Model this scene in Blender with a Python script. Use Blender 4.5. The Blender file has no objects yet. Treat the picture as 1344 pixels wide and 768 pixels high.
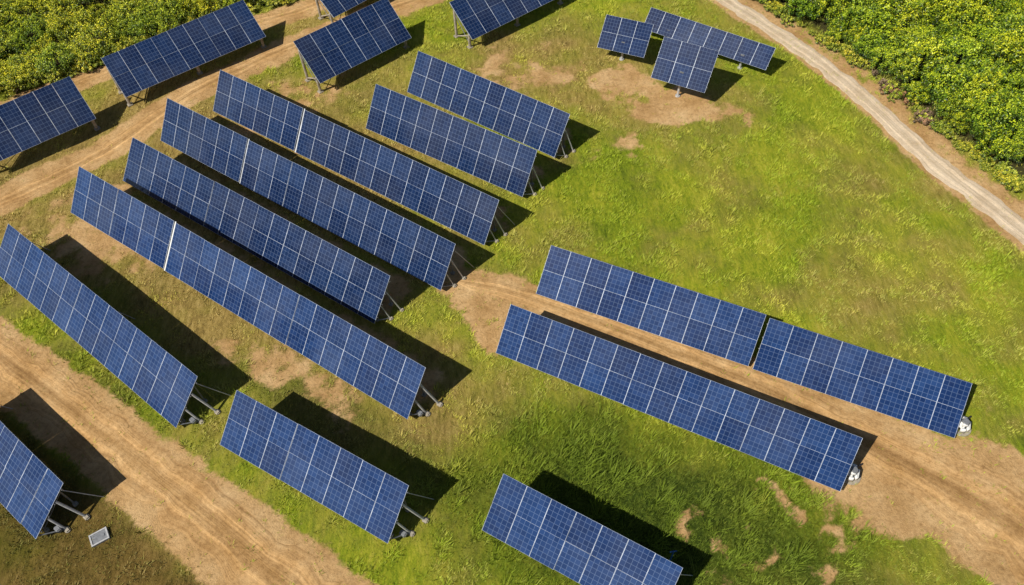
import bpy, math, random
import numpy as np
from mathutils import Vector, Matrix
random.seed(7); rng=np.random.default_rng(7)
R=math.radians
sc=bpy.context.scene
COL=sc.collection
sc.view_settings.view_transform='Standard'; sc.view_settings.look='None'; sc.view_settings.exposure=0

# ------------------------------------------------------------------ noise
_tab=rng.random((256,256))
def vnoise(x,y):
    xi=np.floor(x).astype(int); yi=np.floor(y).astype(int)
    fx=x-xi; fy=y-yi; fx=fx*fx*(3-2*fx); fy=fy*fy*(3-2*fy)
    a=_tab[xi&255,yi&255]; b=_tab[(xi+1)&255,yi&255]; c=_tab[xi&255,(yi+1)&255]; d=_tab[(xi+1)&255,(yi+1)&255]
    return (a*(1-fx)+b*fx)*(1-fy)+(c*(1-fx)+d*fx)*fy
def fbm(x,y,s,o=4,off=0.0):
    x=np.asarray(x,float)/s+off; y=np.asarray(y,float)/s+off*1.7
    v=0;a=1;t=0
    for i in range(o):
        v=v+a*vnoise(x,y); t+=a; a*=.55; x=x*2.03+11.3; y=y*2.03+5.1
    return v/t
def sm(a,b,v):
    t=np.clip((v-a)/(b-a),0,1); return t*t*(3-2*t)
def hgt(x,y):
    return (fbm(x,y,14,2,3.3)-.5)*.5+(fbm(x,y,2.5,2,9.1)-.5)*.10
def pdist(x,y,pts,wid):
    best=np.full(np.shape(x),1e9)
    for (a,b,wa,wb) in zip(pts[:-1],pts[1:],wid[:-1],wid[1:]):
        dx,dy=b[0]-a[0],b[1]-a[1]; L2=dx*dx+dy*dy
        t=np.clip(((x-a[0])*dx+(y-a[1])*dy)/L2,0,1)
        d=np.hypot(x-a[0]-t*dx,y-a[1]-t*dy)-(wa+(wb-wa)*t)/2
        best=np.minimum(best,d)
    return best
def blob(x,y,cx,cy,rx,ry,ang=0):
    c,s=math.cos(R(ang)),math.sin(R(ang)); u=(x-cx)*c+(y-cy)*s; v=-(x-cx)*s+(y-cy)*c
    return 1-np.sqrt((u/rx)**2+(v/ry)**2)

# ------------------------------------------------------------------ site plan (metres)
roads={
 'A':([(-60,46),(-44,34.6),(-37.6,30.8),(-29.9,25.3),(-21.2,18.8),(-14.2,13.6),(-6,7.5),(8,-3)],[3.6,3.8,4.0,4.2,4.6,5.0,5.2,5.4]),
 'B':([(-4.2,35.9),(1.6,33.8),(9.6,29.6),(17,25.4),(22.8,21.2),(27.5,17.6),(31.5,14.0),(38,8),(48,0)],[1.5,2.0,2.8,3.4,4.8,6.6,7.6,8,8]),
 'C':([(15,82),(20,75.5),(23.4,70.7),(29.1,62.1),(32.9,54.6),(36.3,46.5),(40.6,37.8),(45,28),(52,12)],[2.6]*5+[2.7,2.9,3.0,3.0]),
 'D':([(-60,36),(-43.2,46.4),(-35.7,52.5),(-29,59.8),(-21.1,66.2),(-13.8,70.5),(-2,77),(8,83)],[2.6,2.5,2.4,2.3,2.2,2.2,2.2,2.2]),
 'E':([(-58,52),(-47,58.6),(-39.4,63.3),(-33.6,67.1),(-22.6,71.4),(-18.1,73.8),(-8,79)],[1.8,1.9,2.0,2.1,2.1,2.1,2.1]),
}
tables=[ # x y yaw L w tilt base
 (-34.6,20.51,-39.32,11.4,4.11,36,.5),
 (-31.92,31.43,-39.45,22.83,4.07,42.0,.4),
 (-21.80,34.17,-35.18,35.05,4.05,48.88,.5),
 (-21.48,39.87,-35.10,27.63,3.89,47.92,.5),
 (-18.02,43.62,-35.18,30.83,3.90,52.33,.5),
 (-14.33,47.57,-34.98,29.95,3.85,52.94,.5),
 (-5.60,48.46,-33.93,16.45,4.05,54.16,.5),
 (-2.37,53.05,-35.8,16.15,3.87,52.5,.5),
 (9.03,30.53,-26.0,16.10,3.82,40,.4),
 (22.48,23.86,-26.0,13.28,3.78,30,.4),
 (9.32,23.29,-27.8,24.13,3.73,45,.55),
 (2.47,13.24,-31.4,11.59,3.98,44.1,.5),
 (-14.04,19.22,-31.5,13.60,4.05,43.1,.5),
 (-40.70,52.00,35.5,9.90,4.17,41.8,1.4),
 (-28.88,61.76,35.5,14.32,4.20,32.6,1.4),
 (-12.79,61.53,37.4,10.36,4.48,35.6,1.4),
 (2.13,67.44,35.8,12.03,4.22,32.8,1.4),
 (-13.75,71.10,41.8,7.81,4.01,32.1,1.4),
 (11.26,61.12,-24.5,4.63,3.15,39.8,1.3),
 (19.08,61.27,-34.1,12.62,2.14,41.0,1.2),
 (15.70,55.45,-28.7,5.08,3.70,48,1.8),
]
vegR=[(12,90),(25.6,71.4),(30.6,64.6),(34.5,57.4),(37.3,51.0),(42.0,42.4),(52,24.8)]
vegL=[(-62,52),(-47.9,59.9),(-41,63.9),(-32.4,69.2),(-22.2,74.0),(-8,78.5)]
def side(x,y,pl):
    best=np.full(np.shape(x),1e9); sg=np.ones(np.shape(x))
    for a,b in zip(pl[:-1],pl[1:]):
        dx,dy=b[0]-a[0],b[1]-a[1]; L=math.hypot(dx,dy)
        t=np.clip(((x-a[0])*dx+(y-a[1])*dy)/L**2,0,1)
        d=np.hypot(x-a[0]-t*dx,y-a[1]-t*dy); s=np.sign(dx*(y-a[1])-dy*(x-a[0]))
        m=d<best; best=np.where(m,d,best); sg=np.where(m,s,sg)
    return best*sg
def masks(x0,y0):
    n1=fbm(x0,y0,3.0,4,1.2); n2=fbm(x0,y0,9,3,7.7); n3=fbm(x0,y0,1.1,3,2.9)
    x,y=x0,y0
    D=np.zeros(np.shape(x))
    soft={'A':1.2,'B':1.6,'C':.7,'D':1.7,'E':1.7}
    amp={'A':1,'B':1,'C':1,'D':1,'E':.95}
    for k,(p,w) in roads.items():
        d=pdist(x,y,p,w)
        D=np.maximum(D,amp[k]*(1-sm(-.35,soft[k],d)))
    d=pdist(x,y,[(a+1.7,b+.7) for a,b in roads['C'][0]],[1.2]*9)
    D=np.maximum(D,.66*(1-sm(-.3,1.6,d)))
    # ragged worn patches: warp the coordinates
    wx=x+(fbm(x,y,2.2,4,13.1)-.5)*6.5; wy=y+(fbm(x,y,2.2,4,17.9)-.5)*5.0
    D=np.maximum(D,.95*sm(0,.75,blob(wx,wy,16.0,55.0,7.6,4.4,-15)))
    D=np.maximum(D,.92*sm(0,.75,blob(wx,wy,11.0,58.9,6,3.2,-15)))
    D=np.maximum(D,.9*sm(0,.8,blob(wx,wy,-1.5,31.7,5.5,2.6,-35)))
    D=np.maximum(D,.9*sm(0,.7,blob(wx,wy,22,17.3,6.2,3.8,-35)))
    D=np.maximum(D,.85*sm(0,.9,blob(wx,wy,31.5,19.0,7.0,4.6,-30)))
    for (bx,by,ra,rb,an) in ((14.5,14.2,3.2,1.5,-10),(17.5,12.8,2.6,1.4,20),(10.5,16.8,2.2,1.2,20),(12.6,12.2,2.0,1.0,-30),(19,15.4,2.4,1.2,-30),(15.8,17.2,2.0,1.0,0)):
        D=np.maximum(D,.72*sm(0,.8,blob(wx,wy,bx,by,ra,rb,an)))
    for i in (2,3,4,5,6,7):
        X,Y,yaw,L,w,t,b=tables[i]; c,s=math.cos(R(yaw)),math.sin(R(yaw)); off=2.6
        a0=(X-c*(L/2-1)-s*off,Y-s*(L/2-1)+c*off); a1=(X+c*(L/2-1.5)-s*off,Y+s*(L/2-1.5)+c*off)
        D=np.maximum(D,.86*(1-sm(-.2,2.5,pdist(x,y,[a0,a1],[1.6,1.6]))))
    D=np.maximum(D,.64*sm(0,.9,blob(wx,wy,-21,57,13,7,38)))
    D=np.maximum(D,.68*sm(0,.9,blob(wx,wy,-33,42,12,8,-35)))
    D=np.maximum(D,.60*sm(0,.9,blob(wx,wy,-16,29.0,15,3.8,-35)))
    D=np.maximum(D,.52*sm(0,.8,blob(wx,wy,2,61,10,7,0)))
    D=np.maximum(D,.50*sm(0,.8,blob(wx,wy,9,50,6,3,30)))
    dirt=sm(.26,.84,D+(n1-.5)*.55+(n3-.5)*.7)
    low=sm(0,2.5,-side(x,y,roads['A'][0])-1.5)*(x<5)
    bet=np.minimum(sm(-1,1,side(x,y,roads['D'][0])),sm(-2,1,-side(x,y,vegL)))*(x<-5)
    dry=.15+(n2-.5)*.9
    dry=dry+.78*sm(-.1,.6,blob(x,y,-26,46,27,19,20))
    dry=dry+.55*sm(0,.7,blob(x,y,-13,28,18,11,-35))
    dry=dry+.55*sm(0,.8,blob(x,y,3,62,13,10,0))
    dry=dry+.45*sm(0,.7,blob(x,y,14,55,13,9,-10))
    dry=dry+1.0*low+.6*bet
    dry=dry+.25*(1-sm(0,2.2,pdist(x,y,roads['C'][0],[2]*9)))
    dry=dry-.12*sm(0,.7,blob(x,y,6,17,19,9,-25))
    dry=dry+(fbm(x*.5+y*.3,y-x*.3,3.0,4,6.6)-.5)*.95
    dry=np.clip(dry+(n1-.5)*.7+(n3-.5)*.45,0,1)
    lush=np.clip(.85*sm(0,.75,blob(x,y,9,15.5,22,11,-25))*(1.2-.7*dry)+.45*sm(0,.6,blob(x,y,-30,27.5,10,2.5,-38))+.40*sm(0,.6,blob(x,y,-13,25.0,14,2.8,-33))+(n1-.5)*.8,0,1)
    lush=np.clip(lush*(1-low)+low*(.35+.8*(n1-.5)),0,1)
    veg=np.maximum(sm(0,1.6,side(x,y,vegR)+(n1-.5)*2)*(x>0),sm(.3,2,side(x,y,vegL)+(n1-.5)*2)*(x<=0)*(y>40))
    return dirt,dry,lush,veg,low

# ------------------------------------------------------------------ material helpers
def newmat(name):
    m=bpy.data.materials.new(name); m.use_nodes=True
    nt=m.node_tree; nt.nodes.clear()
    o=nt.nodes.new('ShaderNodeOutputMaterial'); b=nt.nodes.new('ShaderNodeBsdfPrincipled')
    nt.links.new(b.outputs[0],o.inputs[0]); return m,nt,b
def N(nt,t,**k):
    n=nt.nodes.new(t)
    for a,v in k.items(): setattr(n,a,v)
    return n
def noise(nt,vec,scale,detail=4,rough=.6):
    n=N(nt,'ShaderNodeTexNoise'); n.inputs['Scale'].default_value=scale; n.inputs['Detail'].default_value=detail; n.inputs['Roughness'].default_value=rough
    nt.links.new(vec,n.inputs['Vector']); return n.outputs['Fac']
def ramp(nt,fac,stops):
    r=N(nt,'ShaderNodeValToRGB'); e=r.color_ramp.elements
    while len(e)<len(stops): e.new(.5)
    for i,(p,c) in enumerate(stops):
        e[i].position=p; e[i].color=(*c,1) if len(c)==3 else c
    nt.links.new(fac,r.inputs[0]); return r.outputs[0]
def mix(nt,f,a,b,mode='MIX'):
    m=N(nt,'ShaderNodeMix',data_type='RGBA',blend_type=mode)
    for s,v in ((m.inputs[0],f),(m.inputs[6],a),(m.inputs[7],b)):
        if isinstance(v,(int,float)): s.default_value=v
        elif isinstance(v,tuple): s.default_value=(*v,1)
        else: nt.links.new(v,s)
    return m.outputs[2]
def math_(nt,op,a,b=None,c=None):
    m=N(nt,'ShaderNodeMath',operation=op)
    for s,v in zip(m.inputs,(a,b,c)):
        if v is None: continue
        if isinstance(v,(int,float)): s.default_value=v
        else: nt.links.new(v,s)
    return m.outputs[0]
def pos(nt): return N(nt,'ShaderNodeNewGeometry').outputs['Position']
def dirtcol(nt,p):
    a=ramp(nt,noise(nt,p,.35,5,.65),[(.3,(.40,.232,.090)),(.5,(.54,.335,.150)),(.7,(.66,.445,.225))])
    b=ramp(nt,noise(nt,p,3.5,6,.77),[(.3,(.64,.61,.58)),(.52,(1,1,1)),(.75,(1.16,1.16,1.16))])
    return mix(nt,1,a,b,'MULTIPLY')
def gravelcol(nt,p):
    a=ramp(nt,noise(nt,p,.5,5,.65),[(.3,(.55,.42,.28)),(.6,(.70,.57,.42))])
    b=ramp(nt,noise(nt,p,5,6,.8),[(.3,(.78,.78,.78)),(.7,(1.10,1.10,1.10))])
    return mix(nt,1,a,b,'MULTIPLY')
def bump(nt,h,s,d,b):
    n=N(nt,'ShaderNodeBump'); n.inputs['Strength'].default_value=s; n.inputs['Distance'].default_value=d
    nt.links.new(h,n.inputs['Height']); nt.links.new(n.outputs[0],b.inputs['Normal'])
def attr(nt,name): 
    a=N(nt,'ShaderNodeAttribute',attribute_name=name); return a

gm,nt,b=newmat('ground_soil_and_grass'); p=pos(nt)
dc=dirtcol(nt,p)
mp=N(nt,'ShaderNodeMapping'); mp.inputs['Rotation'].default_value=(0,0,R(58)); mp.inputs['Scale'].default_value=(1,.3,1); nt.links.new(p,mp.inputs[0]); ps=mp.outputs[0]
gn=math_(nt,'ADD',math_(nt,'MULTIPLY',noise(nt,ps,4.0,7,.85),.55),math_(nt,'ADD',math_(nt,'MULTIPLY',noise(nt,p,.16,3,.6),.25),math_(nt,'MULTIPLY',noise(nt,ps,.6,4,.6),.20)))
green=ramp(nt,gn,[(.37,(.065,.100,.008)),(.46,(.18,.235,.013)),(.55,(.32,.335,.024)),(.64,(.50,.43,.075))])
dryc=ramp(nt,noise(nt,ps,3.0,7,.8),[(.32,(.10,.068,.020)),(.5,(.31,.215,.062)),(.68,(.50,.36,.13))])
lushc=ramp(nt,noise(nt,p,2.0,7,.8),[(.34,(.014,.026,.004)),(.5,(.052,.080,.009)),(.68,(.15,.18,.022))])
fn=noise(nt,p,2.2,7,.85)
def fuzz(a,w):
    m=N(nt,'ShaderNodeMapRange',interpolation_type='SMOOTHSTEP'); nt.links.new(math_(nt,'ADD',a,math_(nt,'MULTIPLY',math_(nt,'SUBTRACT',fn,.5),w)),m.inputs[0])
    m.inputs[1].default_value=.15; m.inputs[2].default_value=.82; return m.outputs[0]
c=mix(nt,attr(nt,'dry').outputs['Fac'],green,dryc)
c=mix(nt,attr(nt,'lush').outputs['Fac'],c,lushc)
c=mix(nt,attr(nt,'low').outputs['Fac'],c,mix(nt,1,c,(.62,.56,.52),'MULTIPLY'))
c=mix(nt,fuzz(attr(nt,'dirt').outputs['Fac'],2.0),c,dc)
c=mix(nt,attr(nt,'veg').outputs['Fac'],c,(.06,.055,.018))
nt.links.new(c,b.inputs['Base Color']); b.inputs['Roughness'].default_value=.95; b.inputs['Specular IOR Level'].default_value=.1
bump(nt,noise(nt,p,3.5,8,.8),.7,.2,b)

def roadmat(name,colf,k=1.0):
    m,nt,b=newmat(name); p=pos(nt); c=colf(nt,p)
    uv=N(nt,'ShaderNodeUVMap').outputs[0]; sx=N(nt,'ShaderNodeSeparateXYZ'); nt.links.new(uv,sx.inputs[0])
    wob=math_(nt,'MULTIPLY',math_(nt,'SUBTRACT',noise(nt,p,.25,2),.5),.22)
    v=math_(nt,'ABSOLUTE',math_(nt,'SUBTRACT',math_(nt,'ADD',sx.outputs[1],wob),.5))
    rut=math_(nt,'ABSOLUTE',math_(nt,'SUBTRACT',v,.2))
    rr=N(nt,'ShaderNodeMapRange',interpolation_type='SMOOTHSTEP'); nt.links.new(rut,rr.inputs[0]); rr.inputs[1].default_value=.02; rr.inputs[2].default_value=.09
    f=math_(nt,'MULTIPLY',math_(nt,'SUBTRACT',1,rr.outputs[0]),math_(nt,'MULTIPLY',noise(nt,p,.6,3,.6),1.4))
    c=mix(nt,f,c,mix(nt,1,c,(1.30,1.29,1.27),'MULTIPLY'))
    cr=N(nt,'ShaderNodeMapRange',interpolation_type='SMOOTHSTEP'); nt.links.new(v,cr.inputs[0]); cr.inputs[1].default_value=.02; cr.inputs[2].default_value=.10; cr.inputs[3].default_value=.55*k; cr.inputs[4].default_value=0
    c=mix(nt,cr.outputs[0],c,mix(nt,1,c,(.70,.66,.58),'MULTIPLY'))
    mp=N(nt,'ShaderNodeMapping'); mp.inputs['Scale'].default_value=(.25,14,1); nt.links.new(uv,mp.inputs[0])
    st=noise(nt,mp.outputs[0],1.0,4,.6)
    c=mix(nt,.85*k,c,mix(nt,1,c,ramp(nt,st,[(.3,(.66,.61,.56)),(.7,(1.14,1.14,1.14))]),'MULTIPLY'))
    nt.links.new(c,b.inputs['Base Color']); b.inputs['Roughness'].default_value=.95; b.inputs['Specular IOR Level'].default_value=.1
    bump(nt,math_(nt,'ADD',noise(nt,p,5,8,.75),math_(nt,'MULTIPLY',st,1.1)),.55,.12,b)
    return m
dirtm=roadmat('dirt_track',dirtcol); gravelm=roadmat('pale_gravel',gravelcol,.5)

# ------------------------------------------------------------------ ground sheet
def axis(lo,hi,step,far):
    a=list(np.arange(lo,hi+1e-6,step)); s=step
    l=[];x=lo
    while x>-far: s*=1.5; x-=s; l.append(x)
    s=step;h=[];x=hi
    while x<far: s*=1.5; x+=s; h.append(x)
    return np.array(l[::-1]+a+h)
xs=axis(-62,62,.33,1500); ys=axis(4,92,.33,1500)
GX,GY=np.meshgrid(xs,ys); nx,ny=len(xs),len(ys)
x=GX.ravel(); y=GY.ravel(); z=hgt(x,y)
me=bpy.data.meshes.new('ground'); V=np.stack([x,y,z],1)
me.vertices.add(len(V)); me.vertices.foreach_set('co',V.ravel())
i,j=np.meshgrid(np.arange(nx-1),np.arange(ny-1)); k=(j*nx+i).ravel()
F=np.stack([k,k+1,k+1+nx,k+nx],1).astype(np.int32)
def setfaces(me,F):
    n,m=F.shape
    me.loops.add(n*m); me.loops.foreach_set('vertex_index',F.ravel().astype(np.int32))
    me.polygons.add(n); me.polygons.foreach_set('loop_start',np.arange(0,n*m,m,dtype=np.int32))
    me.polygons.foreach_set('loop_total',np.full(n,m,dtype=np.int32))
    me.update(calc_edges=True)
setfaces(me,F)
ms=masks(x,y)
for nme,v in zip(('dirt','dry','lush','veg','low'),ms):
    a=me.attributes.new(nme,'FLOAT','POINT'); a.data.foreach_set('value',v.astype(np.float32))
me.polygons.foreach_set('use_smooth',np.ones(len(F),bool)); me.materials.append(gm)
go=bpy.data.objects.new('ground',me); COL.objects.link(go); go['kind']='structure'; go['label']='grassy hillside ground with dry patches and bare earth'

# ------------------------------------------------------------------ roads
def catmull(pts,wid,step=.6):
    P=np.array(pts,float); W=np.array(wid,float); out=[];ow=[]
    for i in range(len(P)-1):
        p0=P[max(i-1,0)];p1=P[i];p2=P[i+1];p3=P[min(i+2,len(P)-1)]
        n=max(2,int(np.linalg.norm(p2-p1)/step))
        for t in np.arange(n)/n:
            out.append(.5*((2*p1)+(-p0+p2)*t+(2*p0-5*p1+4*p2-p3)*t*t+(-p0+3*p1-3*p2+p3)*t**3)); ow.append(W[i]*(1-t)+W[i+1]*t)
    out.append(P[-1]); ow.append(W[-1]); return np.array(out),np.array(ow)
def road(key,mat,name,label,lift):
    c,w=catmull(*roads[key]); n=len(c)
    tg=np.gradient(c,axis=0); tg/=np.linalg.norm(tg,axis=1)[:,None]; nr=np.stack([-tg[:,1],tg[:,0]],1)
    s=np.concatenate([[0],np.cumsum(np.linalg.norm(np.diff(c,axis=0),axis=1))])
    M=9; V=[];UV=[]
    eL=w/2*(.82+.6*(fbm(s,s*0,1.2,4,4.0)-.5)); eR=w/2*(.82+.6*(fbm(s,s*0+9,1.2,4,8.0)-.5))
    ends=np.minimum(1,np.minimum(s,s[-1]-s)/1.5+.15)
    for q in range(M):
        f=q/(M-1)*2-1; off=np.where(f<0,f*eL,f*eR)*ends
        pp=c+nr*off[:,None]
        zz=hgt(pp[:,0],pp[:,1])+lift-(.05 if q in(0,M-1) else 0)
        V.append(np.column_stack([pp,zz])); UV.append(np.column_stack([s/ (w.mean()),np.full(n,q/(M-1))]))
    V=np.stack(V,1).reshape(-1,3); UV=np.stack(UV,1).reshape(-1,2)
    me=bpy.data.meshes.new(name); me.vertices.add(len(V)); me.vertices.foreach_set('co',V.ravel())
    i,j=np.meshgrid(np.arange(M-1),np.arange(n-1)); k=(j*M+i).ravel(); F=np.stack([k,k+1,k+1+M,k+M],1)[:,::-1]
    setfaces(me,F); uv=me.uv_layers.new(name='UVMap'); uv.data.foreach_set('uv',UV[F.ravel()].astype(np.float32).ravel())
    me.polygons.foreach_set('use_smooth',np.ones(len(F),bool)); me.materials.append(mat)
    o=bpy.data.objects.new(name,me); COL.objects.link(o); o['kind']='structure'; o['label']=label
road('A',dirtm,'dirt_road','wide sandy dirt road beside the panels',.035)
road('B',dirtm,'dirt_road','dirt track between two panel rows',.035)
road('C',gravelm,'gravel_road','pale gravel road beside dense shrubs',.035)
road('D',dirtm,'dirt_path','dirt path past raised panel tables',.035)
road('E',dirtm,'dirt_path','narrow dirt path along thick bushes',.03)

# ------------------------------------------------------------------ grass
def colattr(me,cols):
    a=me.color_attributes.new(name='Col',type='FLOAT_COLOR',domain='POINT'); a.data.foreach_set('color',cols.astype(np.float32).ravel())
grm,nt,b=newmat('grass_blades'); ca=attr(nt,'Col'); nt.links.new(ca.outputs['Color'],b.inputs['Base Color']); b.inputs['Roughness'].default_value=.7; b.inputs['Specular IOR Level'].default_value=.2
def grass(name,label,ncand,hscale,bl,wscale,keepf,bounds=(-58,58,6,82),dark=1.0):
    x=rng.uniform(bounds[0],bounds[1],ncand); y=rng.uniform(bounds[2],bounds[3],ncand)
    k=(np.abs(x)<(.58*y+23)); x=x[k];y=y[k]
    dirt,dry,lush,veg,low=masks(x,y)
    clump=fbm(x,y,1.1,3,5.5)
    pk=keepf(dirt,dry,lush,veg,clump)
    k=rng.random(len(x))<pk; x,y,dirt,dry,lush,veg,low,clump=[a[k] for a in (x,y,dirt,dry,lush,veg,low,clump)]
    n=len(x); cl=np.clip((clump-.5)*2.4+.5,0,1); h=hscale*(.28+.40*lush+.5*cl)*(1-.35*dry)*rng.uniform(.6,1.35,n)
    G=np.array([.30,.385,.022]); Dy=np.array([.57,.425,.15]); Lu=np.array([.12,.175,.015]); Ye=np.array([.56,.54,.06])
    t=rng.random(n); big=fbm(x*.8+y*.5,(y-x*.6)*.5,4,3,2.2)
    col=np.repeat(G[None],n,0)
    dd=np.clip(dry+rng.normal(0,.14,n),0,1)[:,None]; col=col*(1-dd)+Dy*dd
    ye=(sm(.36,.82,.4*t+1.5*(big-.36))*.75)[:,None]; col=col*(1-ye)+Ye*ye
    ll=np.clip(lush*1.05+rng.normal(0,.12,n),0,1)[:,None]*.92; col=col*(1-ll)+Lu*ll
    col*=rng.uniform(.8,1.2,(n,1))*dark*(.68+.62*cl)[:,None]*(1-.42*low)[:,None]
    nb=bl; ang=rng.uniform(0,2*np.pi,(n,nb)); lean=rng.uniform(.3,1.3,(n,nb)); hh=h[:,None]*rng.uniform(.6,1.1,(n,nb))
    rad=rng.uniform(0,.14,(n,nb))*hscale/.3
    zx=hgt(x,y)
    bx=x[:,None]+np.cos(ang)*rad; by=y[:,None]+np.sin(ang)*rad; wd=wscale*rng.uniform(.6,1.3,(n,nb))
    px,py=-np.sin(ang)*wd,np.cos(ang)*wd
    tx=bx+np.cos(ang)*hh*lean+.25*hh; ty=by+np.sin(ang)*hh*lean+.12*hh; tz=zx[:,None]+hh
    z0=np.repeat((zx-.03)[:,None],nb,1)
    V=np.stack([np.stack([bx-px,by-py,z0],-1),np.stack([bx+px,by+py,z0],-1),np.stack([tx,ty,tz],-1)],2).reshape(-1,3)
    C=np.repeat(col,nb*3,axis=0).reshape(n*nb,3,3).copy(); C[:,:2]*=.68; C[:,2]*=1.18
    C=np.concatenate([C.reshape(-1,3),np.ones((n*nb*3,1))],1)
    me=bpy.data.meshes.new(name); me.vertices.add(len(V)); me.vertices.foreach_set('co',V.ravel())
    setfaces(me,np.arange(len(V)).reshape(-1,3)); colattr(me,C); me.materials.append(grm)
    o=bpy.data.objects.new(name,me); COL.objects.link(o); o['kind']='stuff'; o['label']=label
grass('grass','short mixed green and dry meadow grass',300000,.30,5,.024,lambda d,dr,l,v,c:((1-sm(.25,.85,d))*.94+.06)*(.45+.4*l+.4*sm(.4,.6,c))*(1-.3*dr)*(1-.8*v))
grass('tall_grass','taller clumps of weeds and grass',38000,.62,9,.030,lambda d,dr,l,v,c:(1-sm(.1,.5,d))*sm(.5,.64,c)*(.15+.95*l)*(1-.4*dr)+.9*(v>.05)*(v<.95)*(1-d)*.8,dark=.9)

# ------------------------------------------------------------------ solid helpers
def addbox(bm,c,sx,sy,sz,M=None):
    vs=[]
    for dx in(-1,1):
        for dy in(-1,1):
            for dz in(-1,1):
                v=Vector((c[0]+dx*sx/2,c[1]+dy*sy/2,c[2]+dz*sz/2)); vs.append(bm.verts.new(M@v if M else v))
    for f in((0,1,3,2),(4,6,7,5),(0,4,5,1),(2,3,7,6),(0,2,6,4),(1,5,7,3)): bm.faces.new([vs[i] for i in f])
import bmesh
def tube(bm,a,b,r,r2=None,seg=8):
    a=Vector(a);b=Vector(b);d=(b-a); q=d.to_track_quat('Z','Y'); r2=r if r2 is None else r2
    A=[];B=[]
    for i in range(seg):
        t=2*math.pi*i/seg; o=Vector((math.cos(t),math.sin(t),0))
        A.append(bm.verts.new(a+q@(o*r))); B.append(bm.verts.new(b+q@(o*r2)))
    for i in range(seg): bm.faces.new((A[i],A[(i+1)%seg],B[(i+1)%seg],B[i]))
    bm.faces.new(A[::-1]); bm.faces.new(B)
def finish(bm,name,mat,parent=None,loc=None,smooth=False):
    bmesh.ops.recalc_face_normals(bm,faces=bm.faces)
    me=bpy.data.meshes.new(name); bm.to_mesh(me); bm.free()
    for m in (mat if isinstance(mat,list) else [mat]): me.materials.append(m)
    if smooth: 
        for f in me.polygons: f.use_smooth=True
    o=bpy.data.objects.new(name,me); COL.objects.link(o)
    if parent: o.parent=parent
    if loc: o.location=loc
    return o

# ------------------------------------------------------------------ materials for tables
def glassmat(name,k,lw,hue=(1,1,1)):
    glass,nt,b=newmat(name)
    uv=N(nt,'ShaderNodeUVMap').outputs[0]; s=N(nt,'ShaderNodeSeparateXYZ'); nt.links.new(uv,s.inputs[0])
    def line(v,w):
        f=math_(nt,'FRACT',v); d=math_(nt,'MINIMUM',f,math_(nt,'SUBTRACT',1,f)); return math_(nt,'LESS_THAN',d,w)
    ln=math_(nt,'MAXIMUM',line(s.outputs[0],.042),line(s.outputs[1],.042))
    oi=N(nt,'ShaderNodeObjectInfo')
    fl=N(nt,'ShaderNodeVectorMath',operation='FLOOR'); nt.links.new(uv,fl.inputs[0])
    ad=N(nt,'ShaderNodeVectorMath',operation='ADD'); nt.links.new(fl.outputs[0],ad.inputs[0]); nt.links.new(oi.outputs['Location'],ad.inputs[1])
    wn=N(nt,'ShaderNodeTexWhiteNoise',noise_dimensions='3D'); nt.links.new(ad.outputs[0],wn.inputs[0])
    h=lambda r,g,b_:(r*k*hue[0],g*k*hue[1],b_*k*hue[2])
    cell=ramp(nt,wn.outputs[0],[(0,h(.008,.025,.093)),(.5,h(.010,.031,.110)),(1,h(.015,.041,.135))])
    mod=ramp(nt,oi.outputs['Random'],[(0,(.74,.75,.80)),(.5,(1,1,1)),(1,(1.36,1.30,1.20))])
    c=mix(nt,1,cell,mod,'MULTIPLY')
    p=pos(nt)
    c=mix(nt,math_(nt,'MULTIPLY',ln,lw),c,(.28,.38,.58))
    dust=ramp(nt,noise(nt,p,.25,4,.6),[(.42,(0,0,0)),(.8,(.12,.12,.12))])
    c=mix(nt,dust,c,(.24,.25,.30))
    nt.links.new(c,b.inputs['Base Color']); b.inputs['Roughness'].default_value=.10; b.inputs['Specular IOR Level'].default_value=.6
    return glass
glass_near=glassmat('photovoltaic_glass_blue',1.08,.27); glass_far=glassmat('photovoltaic_glass_navy',.72,.25,(1.1,1,.98))
def simple(name,col,rough,metal=0,var=.25,scale=6):
    m,nt,b=newmat(name); p=pos(nt)
    lo=tuple(v*(1-var) for v in col); hi=tuple(min(1,v*(1+var)) for v in col)
    nt.links.new(ramp(nt,noise(nt,p,scale,4,.6),[(.35,lo),(.65,hi)]),b.inputs['Base Color']); b.inputs['Roughness'].default_value=rough; b.inputs['Metallic'].default_value=metal
    return m
alu=simple('anodised_aluminium',(.52,.57,.66),.5,.1,.3,1.2)
jointm=simple('joint_aluminium',(.58,.60,.64),.5,.1,.2,1.2)
strutm=simple('strut_aluminium',(.46,.46,.47),.5,.1,.2)
postm=simple('weathered_post',(.36,.31,.25),.8,0,.35,4)
steel=simple('galvanised_steel',(.24,.25,.27),.5,.4,.2)
back=simple('panel_backsheet',(.45,.46,.48),.6,0,.08)
conc=simple('concrete',(.34,.30,.24),.9,0,.25)
white=simple('white_enamel',(.74,.74,.72),.45,0,.05)
dark=simple('dark_plastic',(.03,.03,.035),.5,0,.2)
greym=simple('grey_metal',(.22,.23,.25),.5,.2,.15)
bluem=simple('blue_paint',(.03,.12,.35),.4,0,.1)

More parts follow.
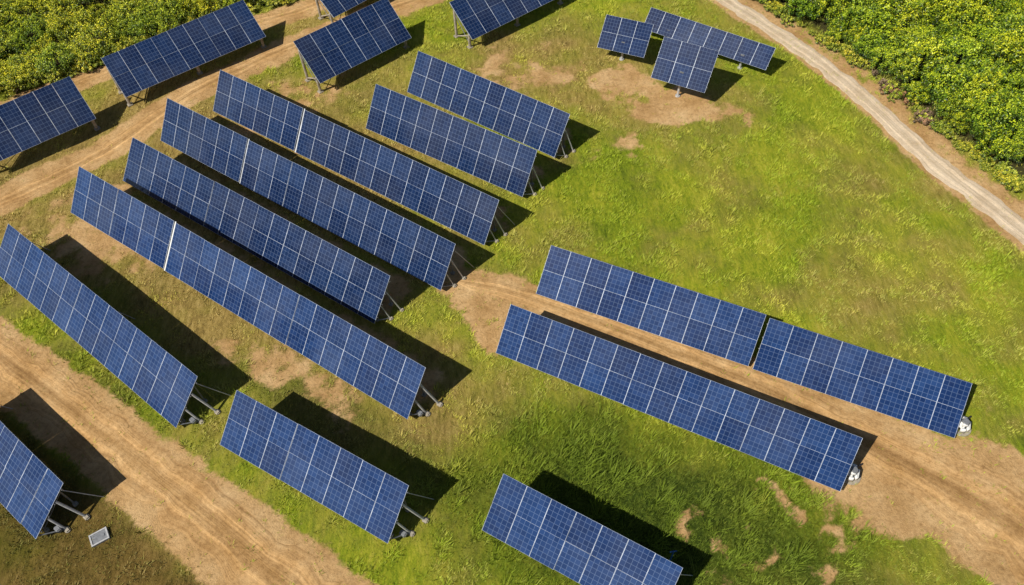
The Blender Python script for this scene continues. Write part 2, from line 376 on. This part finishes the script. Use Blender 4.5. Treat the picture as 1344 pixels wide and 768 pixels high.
def module_mesh(pw,ph,nu,nv,glass):
    bm=bmesh.new(); fw=.015; th=.045
    uvl=bm.loops.layers.uv.new('UVMap')
    X,Y=pw/2,ph/2; zt=th; zg=th-.006
    o=[bm.verts.new((sx*X,sy*Y,zt)) for sx,sy in((-1,-1),(1,-1),(1,1),(-1,1))]
    i_=[bm.verts.new((sx*(X-fw),sy*(Y-fw*.4),zt)) for sx,sy in((-1,-1),(1,-1),(1,1),(-1,1))]
    g=[bm.verts.new((sx*(X-fw),sy*(Y-fw*.4),zg)) for sx,sy in((-1,-1),(1,-1),(1,1),(-1,1))]
    l=[bm.verts.new((sx*X,sy*Y,0)) for sx,sy in((-1,-1),(1,-1),(1,1),(-1,1))]
    for k in range(4):
        n=(k+1)%4
        bm.faces.new((o[k],o[n],i_[n],i_[k])).material_index=1
        bm.faces.new((i_[k],i_[n],g[n],g[k])).material_index=1
        bm.faces.new((l[k],l[n],o[n],o[k])).material_index=1
    f=bm.faces.new(g); f.material_index=0
    for lp,u in zip(f.loops,((0,0),(nu,0),(nu,nv),(0,nv))): lp[uvl].uv=u
    bm.faces.new(l[::-1]).material_index=2
    me=bpy.data.meshes.new('solar_panel'); bm.normal_update(); bm.to_mesh(me); bm.free()
    for m in(glass,alu,back): me.materials.append(m)
    return me

def table(idx,spec):
    X,Y,yaw,L,w,tilt,base=spec
    t=R(tilt); ct,st=math.cos(t),math.sin(t)
    raised = 13<=idx<=17; small=idx>=18
    root=bpy.data.objects.new('solar_table',None); COL.objects.link(root); root.empty_display_size=.5
    root.location=(X,Y,0); root.rotation_euler=(0,0,R(yaw))
    nrow=1 if w<2.5 else 2
    ncol=max(2,round(L/1.62)); pw=L/ncol
    if small and idx!=19: ncol=3; pw=L/ncol
    ph=w/nrow
    me=module_mesh(pw-.008,ph-.004,5,6 if ph>1.7 else 5,glass_near if idx in(0,1,2,8,9,10,11,12) else glass_far)
    split={2:round(ncol*.34),4:round(ncol*.29),5:round(ncol*.31)}.get(idx)
    jz=0;jt=0
    for ci in range(ncol):
        if ci%3==0: jz=random.uniform(-.03,.03); jt=random.uniform(-.014,.014)
        for ri in range(nrow):
            o=bpy.data.objects.new('solar_panel',me); COL.objects.link(o); o.parent=root
            u=-L/2+pw*(ci+.5); v=ph*(ri+.5); zs=jz
            if split is not None:
                u+=(-.07 if ci<split else .07); v+=(.07 if ci<split else -.03); zs+=(.05 if ci<split else -.02)
            o.location=(u,v*ct-zs*st,base+v*st+zs*ct)
            o.rotation_euler=(t+jt+random.uniform(-.006,.006),random.uniform(-.005,.005),random.uniform(-.0015,.0015))
    def S(u,v,d=0):
        return (u,v*ct+d*st,base+v*st-d*ct)
    if split is not None:
        bm=bmesh.new(); u=-L/2+pw*split
        M=Matrix.Translation(S(u,w/2,.03))@Matrix.Rotation(t,4,'X'); addbox(bm,(0,0,0),.12,w+.10,.05,M)
        finish(bm,'joint_cover',white if idx==2 else jointm,root)
    for v in ([.2*w,.8*w] if nrow==1 else [.13*w,.40*w,.62*w,.88*w]):
        bm=bmesh.new(); M=Matrix.Translation(S(0,v,.10))@Matrix.Rotation(t,4,'X'); addbox(bm,(0,0,0),L+.10,.06,.08,M); finish(bm,'purlin',steel,root)
    def gz(u,yy):
        c,s=math.cos(R(yaw)),math.sin(R(yaw)); return float(hgt(np.array([X+u*c-yy*s]),np.array([Y+u*s+yy*c]))[0])
    def pad(u,yy,sz=.32):
        bm=bmesh.new(); z=gz(u,yy); addbox(bm,(u,yy,z),sz,sz,.22)
        bmesh.ops.bevel(bm,geom=bm.edges[:],offset=.04,segments=2,affect='EDGES')
        finish(bm,'foot_pad',conc,root)
    if small:
        us=[0] if idx!=19 else [-L*.3,L*.3]
        for u in us:
            bm=bmesh.new(); yc=w/2*ct*.7; zc=base+w/2*st*.7-.15
            tube(bm,(u,yc,gz(u,yc)-.2),(u,yc,zc),.12,.10,12); tube(bm,(u,yc,gz(u,yc)-.1),(u,yc,gz(u,yc)+.10),.26,.22,14)
            finish(bm,'mast',strutm,root)
            bm=bmesh.new(); addbox(bm,(u,yc,zc-.02),.4,.34,.3); bmesh.ops.bevel(bm,geom=bm.edges[:],offset=.04,segments=2,affect='EDGES'); finish(bm,'tracker_head',steel,root)
            for sg in(-1,1):
                bm=bmesh.new(); tube(bm,(u+sg*.1,yc,zc-.5),S(u+sg*min(1.3,L*.25),w*.8,.08),.035); finish(bm,'brace',steel,root)
                bm=bmesh.new(); tube(bm,(u+sg*.1,yc,zc-.5),S(u+sg*min(1.3,L*.25),w*.2,.08),.035); finish(bm,'brace',steel,root)
        return root
    nf=max(2,round(L/4.3)); r=.055 if not raised else .14
    for k in range(nf):
        u=-L/2+.35+(L-.7)*k/(nf-1)
        if raised and k==0: u=-L/2+.1
        bm=bmesh.new(); M=Matrix.Translation(S(u,w/2,.19))@Matrix.Rotation(t,4,'X'); addbox(bm,(0,0,0),.07,w*.92,.09,M); finish(bm,'rafter',steel,root)
        for v in (.16*w,.80*w):
            pt=S(u,v,.20); bm=bmesh.new(); tube(bm,(u,pt[1],gz(u,pt[1])-.15),pt,r); finish(bm,'leg',steel if not raised else postm,root); pad(u,pt[1],.32 if not raised else .5)
        a=S(u,.16*w,.15); bb=S(u,.80*w,.15)
        bm=bmesh.new(); tube(bm,(u,a[1],max(.25,a[2]*.3)),(u,bb[1],bb[2]*.85),.035); finish(bm,'brace',steel,root)
        if raised:
            bm=bmesh.new(); tube(bm,(u,bb[1],.2),(u,a[1],a[2]*.9),.06); finish(bm,'brace',postm,root)
        if not raised and k%2==0 and idx not in(8,9):
            a=S(u+.3,w*.86,.12); yy=a[1]+1.25; bm=bmesh.new(); tube(bm,a,(u+1.1,yy,gz(u+1.1,yy)),.028); finish(bm,'back_stay',strutm,root)
    if not raised and idx not in(8,9,10):
        e=L/2-.05; near=idx in(0,1,2,11,12); big=.9 if near else .6
        for v,du,dy,rr in((.66*w,1.10*big,.45,.085 if near else .06),(.36*w,.75*big,.2,.075 if near else .05)):
            a=S(e,v,.1); yy=a[1]+dy; bm=bmesh.new(); tube(bm,a,(e+du,yy,gz(e+du,yy)+.05),rr); finish(bm,'outrigger_strut',strutm,root)
            bm=bmesh.new(); z=gz(e+du,yy); addbox(bm,(e+du+.08,yy,z+.04),.50*big,.34,.24); bmesh.ops.bevel(bm,geom=bm.edges[:],offset=.07,segments=3,affect='EDGES'); finish(bm,'foot_pad',conc,root)
        bm=bmesh.new(); tube(bm,S(e,.05*w,.1),(e+.75*big,S(e,.36*w,.1)[1]+.2,gz(e+.75*big,1.5)+.07),.045); finish(bm,'outrigger_strut',steel,root)
        if near:
            bm=bmesh.new(); M=Matrix.Translation((e+.40,S(e,.38*w)[1]-.1,gz(e+.45,1.2)+.28)); addbox(bm,(0,0,0),.46,.34,.36,M); bmesh.ops.bevel(bm,geom=bm.edges[:],offset=.06,segments=3,affect='EDGES'); finish(bm,'drive_motor',greym,root)
    return root
labs={0:'blue solar table with outrigger struts beside sandy road',1:'long blue solar table on short legs by dirt road',
 2:'longest blue solar row with white joint, standing on dry grass',3:'long blue solar row on short legs in dense array',
 4:'long steep blue solar row with grey joint in array',5:'long steep blue solar row at rear of dense array',
 6:'medium blue solar table standing on dry meadow',7:'medium blue solar table facing open green meadow',
 8:'low blue solar table along dirt track in meadow',9:'low blue solar table at end of dirt track',
 10:'long blue solar table between dirt track and lush grass',11:'short blue solar table standing in lush green weeds',
 12:'short blue solar table on grass beside sandy road',13:'raised blue solar table on posts beside dirt path',
 14:'raised blue solar table on weathered posts between two paths',15:'raised blue solar table on weathered posts near path junction',
 16:'raised blue solar table at edge of upper meadow',17:'raised blue solar table close to thick bushes',
 18:'small square solar tracker on single mast, bare earth',19:'narrow single-row solar table on two masts, bare earth',20:'small blue solar tracker on one mast over sandy soil'}
for i,sp in enumerate(tables):
    ro=table(i,sp); ro['label']=labs[i]; ro['category']='solar panels'
    ro['group']='rows of ground mounted solar panels' if i<13 else ('raised solar tables beside dirt path' if i<18 else 'small mast mounted solar panels')
    if i>=18: ro.name='solar_tracker'

# ------------------------------------------------------------------ cabinets, hatch, marker
def cabinet(x,y,yaw):
    z=float(hgt(np.array([x]),np.array([y]))[0])
    root=bpy.data.objects.new('equipment_cabinet',None); COL.objects.link(root); root.location=(x,y,z); root.rotation_euler=(0,0,R(yaw)); root.scale=(1.25,1.25,1.2)
    root['label']='white rounded equipment cabinet at end of solar row'; root['category']='electrical cabinet'; root['group']='white cabinets at row ends'
    bm=bmesh.new(); addbox(bm,(0,0,.36),.62,.86,.72); bmesh.ops.bevel(bm,geom=bm.edges[:],offset=.2,segments=6,affect='EDGES'); finish(bm,'cabinet_body',white,root,smooth=True)
    bm=bmesh.new(); tube(bm,(0,0,.70),(0,0,.78),.2,.16,16); finish(bm,'lid',greym,root)
    bm=bmesh.new(); addbox(bm,(-.315,0,.4),.03,.3,.22); finish(bm,'vent',dark,root)
    bm=bmesh.new(); tube(bm,(.1,.36,.3),(.45,.9,.02),.05); finish(bm,'cable_conduit',dark,root)
    bm=bmesh.new(); tube(bm,(0,0,-.1),(0,0,.07),.56,.52,20); finish(bm,'base_slab',conc,root)
cabinet(29.4,21.9,-26); cabinet(21.15,18.9,-28)
z=float(hgt(np.array([-26.5]),np.array([17.0]))[0])
root=bpy.data.objects.new('ground_hatch',None); COL.objects.link(root); root.location=(-26.5,17.0,z); root.rotation_euler=(0,0,R(30))
root['label']='grey framed hatch on dry ground beside solar table'; root['category']='hatch'
bm=bmesh.new()
for (cx,cy,sx,sy) in((0,.37,1.1,.09),(0,-.37,1.1,.09),(.505,0,.09,.65),(-.505,0,.09,.65)): addbox(bm,(cx,cy,.08),sx,sy,.2)
finish(bm,'frame',strutm,root)
bm=bmesh.new(); addbox(bm,(0,0,.09),.92,.65,.1); addbox(bm,(.3,0,.155),.06,.2,.03)
finish(bm,'cover',greym,root)
def post(x,y,dx,dy,h):
    z=float(hgt(np.array([x]),np.array([y]))[0]); root=bpy.data.objects.new('marker_post',None); COL.objects.link(root); root.location=(x,y,z)
    root['label']='thin blue marker post with cross handle in weeds'; root['category']='post'
    bm=bmesh.new(); tube(bm,(0,0,-.2),(dx,dy,h),.045); finish(bm,'pole',bluem,root)
    bm=bmesh.new(); tube(bm,(dx-.22,dy,h*.9),(dx+.22,dy+.05,h*.9),.035); finish(bm,'cross_handle',bluem,root)
post(8.6,13.6,.25,.5,1.5)

# ------------------------------------------------------------------ shrubs
leafm,nt,b=newmat('shrub_leaves'); ca=attr(nt,'Col'); oi=N(nt,'ShaderNodeObjectInfo')
tint=ramp(nt,oi.outputs['Random'],[(0,(.66,.82,.8)),(.5,(1,1.02,1)),(1,(1.3,1.15,.9))])
lc=mix(nt,1,ca.outputs['Color'],tint,'MULTIPLY'); nt.links.new(lc,b.inputs['Base Color']); b.inputs['Roughness'].default_value=.45; b.inputs['Specular IOR Level'].default_value=.35
bark=simple('bark',(.09,.06,.04),.9,0,.3)
def crown_mesh(name,n_cl,per,rad,hh,leaf,cols,seed):
    g=np.random.default_rng(seed)
    d=g.normal(size=(n_cl,3)); d[:,2]=np.abs(d[:,2])*.9-.15; d/=np.linalg.norm(d,axis=1)[:,None]
    rr=g.uniform(.35,1.0,n_cl)**.6*g.uniform(.75,1.5,n_cl)
    c=d*rr[:,None]*np.array([rad,rad,hh*.55])+np.array([0,0,hh*.5])
    cr=g.uniform(.14,.34,n_cl)*rad/1.3
    o=g.normal(size=(n_cl,per,3)); o/=np.linalg.norm(o,axis=2)[:,:,None]; o*=g.uniform(.3,1.4,(n_cl,per,1))**.6
    P=(c[:,None]+o*cr[:,None,None]*np.array([1,1,1.3])).reshape(-1,3)
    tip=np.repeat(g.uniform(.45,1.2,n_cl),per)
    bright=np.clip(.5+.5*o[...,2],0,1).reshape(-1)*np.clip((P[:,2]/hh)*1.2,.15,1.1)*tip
    nl=len(P)
    nrm=o.reshape(-1,3)*.6+np.array([-.35,-.2,.8])+g.normal(size=(nl,3))*.5; nrm/=np.linalg.norm(nrm,axis=1)[:,None]
    a=np.cross(nrm,g.normal(size=(nl,3))); a/=np.linalg.norm(a,axis=1)[:,None]; bb=np.cross(nrm,a)
    sz=leaf*g.uniform(.6,1.3,(nl,1))
    V=np.stack([P-a*sz,P-bb*sz*.45+nrm*sz*.12,P+a*sz,P+bb*sz*.45+nrm*sz*.12],1).reshape(-1,3)
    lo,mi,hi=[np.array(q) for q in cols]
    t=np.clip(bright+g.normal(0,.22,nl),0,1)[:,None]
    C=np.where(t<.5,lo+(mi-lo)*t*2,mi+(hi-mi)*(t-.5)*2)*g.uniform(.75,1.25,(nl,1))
    C=np.repeat(np.concatenate([C,np.ones((nl,1))],1),4,axis=0)
    me=bpy.data.meshes.new(name); me.vertices.add(len(V)); me.vertices.foreach_set('co',V.ravel()); setfaces(me,np.arange(len(V)).reshape(-1,4)); colattr(me,C); me.materials.append(leafm)
    return me
def trunk_mesh(h,rad,seed):
    random.seed(seed); bm=bmesh.new()
    tube(bm,(0,0,-.2),(0,0,h*.3),.09,.07)
    for k in range(6):
        a=k*1.05+random.random(); r=rad*random.uniform(.4,.75); tube(bm,(0,0,h*.2),(math.cos(a)*r,math.sin(a)*r,h*random.uniform(.55,.85)),.05,.015,6)
    bmesh.ops.recalc_face_normals(bm,faces=bm.faces); me=bpy.data.meshes.new('trunk'); bm.to_mesh(me); bm.free(); me.materials.append(bark); return me
gR=((.018,.042,.004),(.13,.22,.010),(.54,.60,.022))
gL=((.030,.060,.006),(.23,.31,.015),(.70,.68,.035))
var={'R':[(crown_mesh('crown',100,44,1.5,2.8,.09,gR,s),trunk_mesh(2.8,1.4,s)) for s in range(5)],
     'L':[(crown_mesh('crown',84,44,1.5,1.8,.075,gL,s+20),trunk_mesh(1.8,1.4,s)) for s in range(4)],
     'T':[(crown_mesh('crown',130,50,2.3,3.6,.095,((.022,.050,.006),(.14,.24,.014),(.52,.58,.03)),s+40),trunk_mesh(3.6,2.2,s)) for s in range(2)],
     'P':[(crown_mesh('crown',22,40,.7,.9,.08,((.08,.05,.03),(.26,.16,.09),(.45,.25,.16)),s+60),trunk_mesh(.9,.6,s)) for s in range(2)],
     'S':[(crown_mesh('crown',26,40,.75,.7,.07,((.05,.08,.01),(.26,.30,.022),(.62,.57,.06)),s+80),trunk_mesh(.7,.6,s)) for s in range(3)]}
def plant(kind,name,x,y,s,label,cat,group):
    cm,tm=random.choice(var[kind]); z=float(hgt(np.array([x]),np.array([y]))[0])
    r=bpy.data.objects.new(name,None); COL.objects.link(r); r.location=(x,y,z); r.rotation_euler=(0,0,random.uniform(-.8,.8)); r.scale=(s*random.uniform(.85,1.15),s*random.uniform(.85,1.15),s*random.uniform(.7,1.25))
    r['label']=label; r['category']=cat; r['group']=group
    for nm_,m in(('crown',cm),('trunk',tm)):
        o=bpy.data.objects.new(nm_,m); COL.objects.link(o); o.parent=r
def scatter(x0,x1,y0,y1,test,md,n):
    out=[]
    for _ in range(n):
        a=random.uniform(x0,x1); b_=random.uniform(y0,y1)
        if not test(a,b_): continue
        if all((a-p)**2+(b_-q)**2>md*md for p,q in out): out.append((a,b_))
    return out
random.seed(11)
sd=lambda a,b_,pl: float(side(np.array([a]),np.array([b_]),pl)[0])
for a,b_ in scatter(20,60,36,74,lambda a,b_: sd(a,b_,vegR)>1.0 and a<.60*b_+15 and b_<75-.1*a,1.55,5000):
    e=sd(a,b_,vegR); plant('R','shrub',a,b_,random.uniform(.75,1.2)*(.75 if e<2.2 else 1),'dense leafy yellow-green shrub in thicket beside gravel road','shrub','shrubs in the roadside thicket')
for a,b_ in scatter(-58,-5,56,82,lambda a,b_: sd(a,b_,vegL)>1.2 and a>-.60*b_-13 and b_<(79 if a<-18 else 82),1.7,3500):
    e=sd(a,b_,vegL)
    if e>6.5 and random.random()<.25: plant('T','tree',a,b_,random.uniform(.65,.9),'green leafy tree standing in thicket','tree','trees in the thicket')
    else: plant('L','shrub',a,b_,random.uniform(.6,1.15),'bright green bush in thicket beside dirt path','shrub','bushes beside the dirt path')
for k in range(60):
    t=random.random(); i=random.randint(1,4); pa,pb=vegR[i],vegR[i+1]; a=pa[0]+(pb[0]-pa[0])*t+random.uniform(-.4,.6); b_=pa[1]+(pb[1]-pa[1])*t+random.uniform(-.3,.6)
    if b_<37: continue
    if i==3 and random.random()<.6: plant('P','dry_shrub',a,b_,random.uniform(.5,.9),'small reddish-brown dry shrub on road verge','shrub','dry shrubs on the verge')
    else: plant('S','low_bush',a,b_,random.uniform(.5,1.0),'low yellow-green bush beside gravel road','shrub','low bushes by the road')
for k in range(75):
    t=random.random(); i=random.randint(1,4); pa,pb=vegL[i],vegL[i+1]; a=pa[0]+(pb[0]-pa[0])*t+random.uniform(-.4,.5); b_=pa[1]+(pb[1]-pa[1])*t+random.uniform(-.4,1.8)
    if i==4 and t>.5: continue
    plant('S','low_bush',a,b_,random.uniform(.5,1.3),'low yellow-green bush beside dirt path','shrub','low bushes by the path')
for k in range(16):
    a=random.uniform(-9,0); b_=73.2+ (a+9)*.1+random.uniform(-.8,1.5)
    if pdist(np.array([a]),np.array([b_]),roads['D'][0],[2.2]*8)[0]<.3: continue
    plant('S','low_bush',a,b_,random.uniform(.7,1.3),'low yellow-green bush beside dirt path','shrub','low bushes by the path')

# ------------------------------------------------------------------ light, sky, camera
EL=47
w=bpy.data.worlds.new('World'); sc.world=w; w.use_nodes=True; nt=w.node_tree
sk=nt.nodes.new('ShaderNodeTexSky'); sk.sky_type='NISHITA'; sk.sun_disc=False; sk.sun_elevation=R(EL); sk.sun_rotation=R(239.3); sk.altitude=200; sk.air_density=1; sk.dust_density=1
nt.links.new(sk.outputs[0],nt.nodes['Background'].inputs[0]); nt.nodes['Background'].inputs[1].default_value=.05
sl=bpy.data.lights.new('sun','SUN'); sl.energy=5; sl.angle=R(.5); sl.color=(1,.95,.84)
so=bpy.data.objects.new('sun',sl); COL.objects.link(so)
d=Vector((.86*math.cos(R(EL)),.51*math.cos(R(EL)),-math.sin(R(EL)))); so.rotation_euler=d.to_track_quat('-Z','Y').to_euler(); so.location=(-60,-30,80)
cd=bpy.data.cameras.new('camera'); cam=bpy.data.objects.new('camera',cd); COL.objects.link(cam)
cam.matrix_world=Matrix.Translation((0,0,47.67))@Matrix.Rotation(R(90-54.063),4,'X')@Matrix.Rotation(-R(2.529),4,'Z')
cd.lens=36*1016.3/1344; cd.sensor_width=36; cd.clip_end=5000; sc.camera=cam
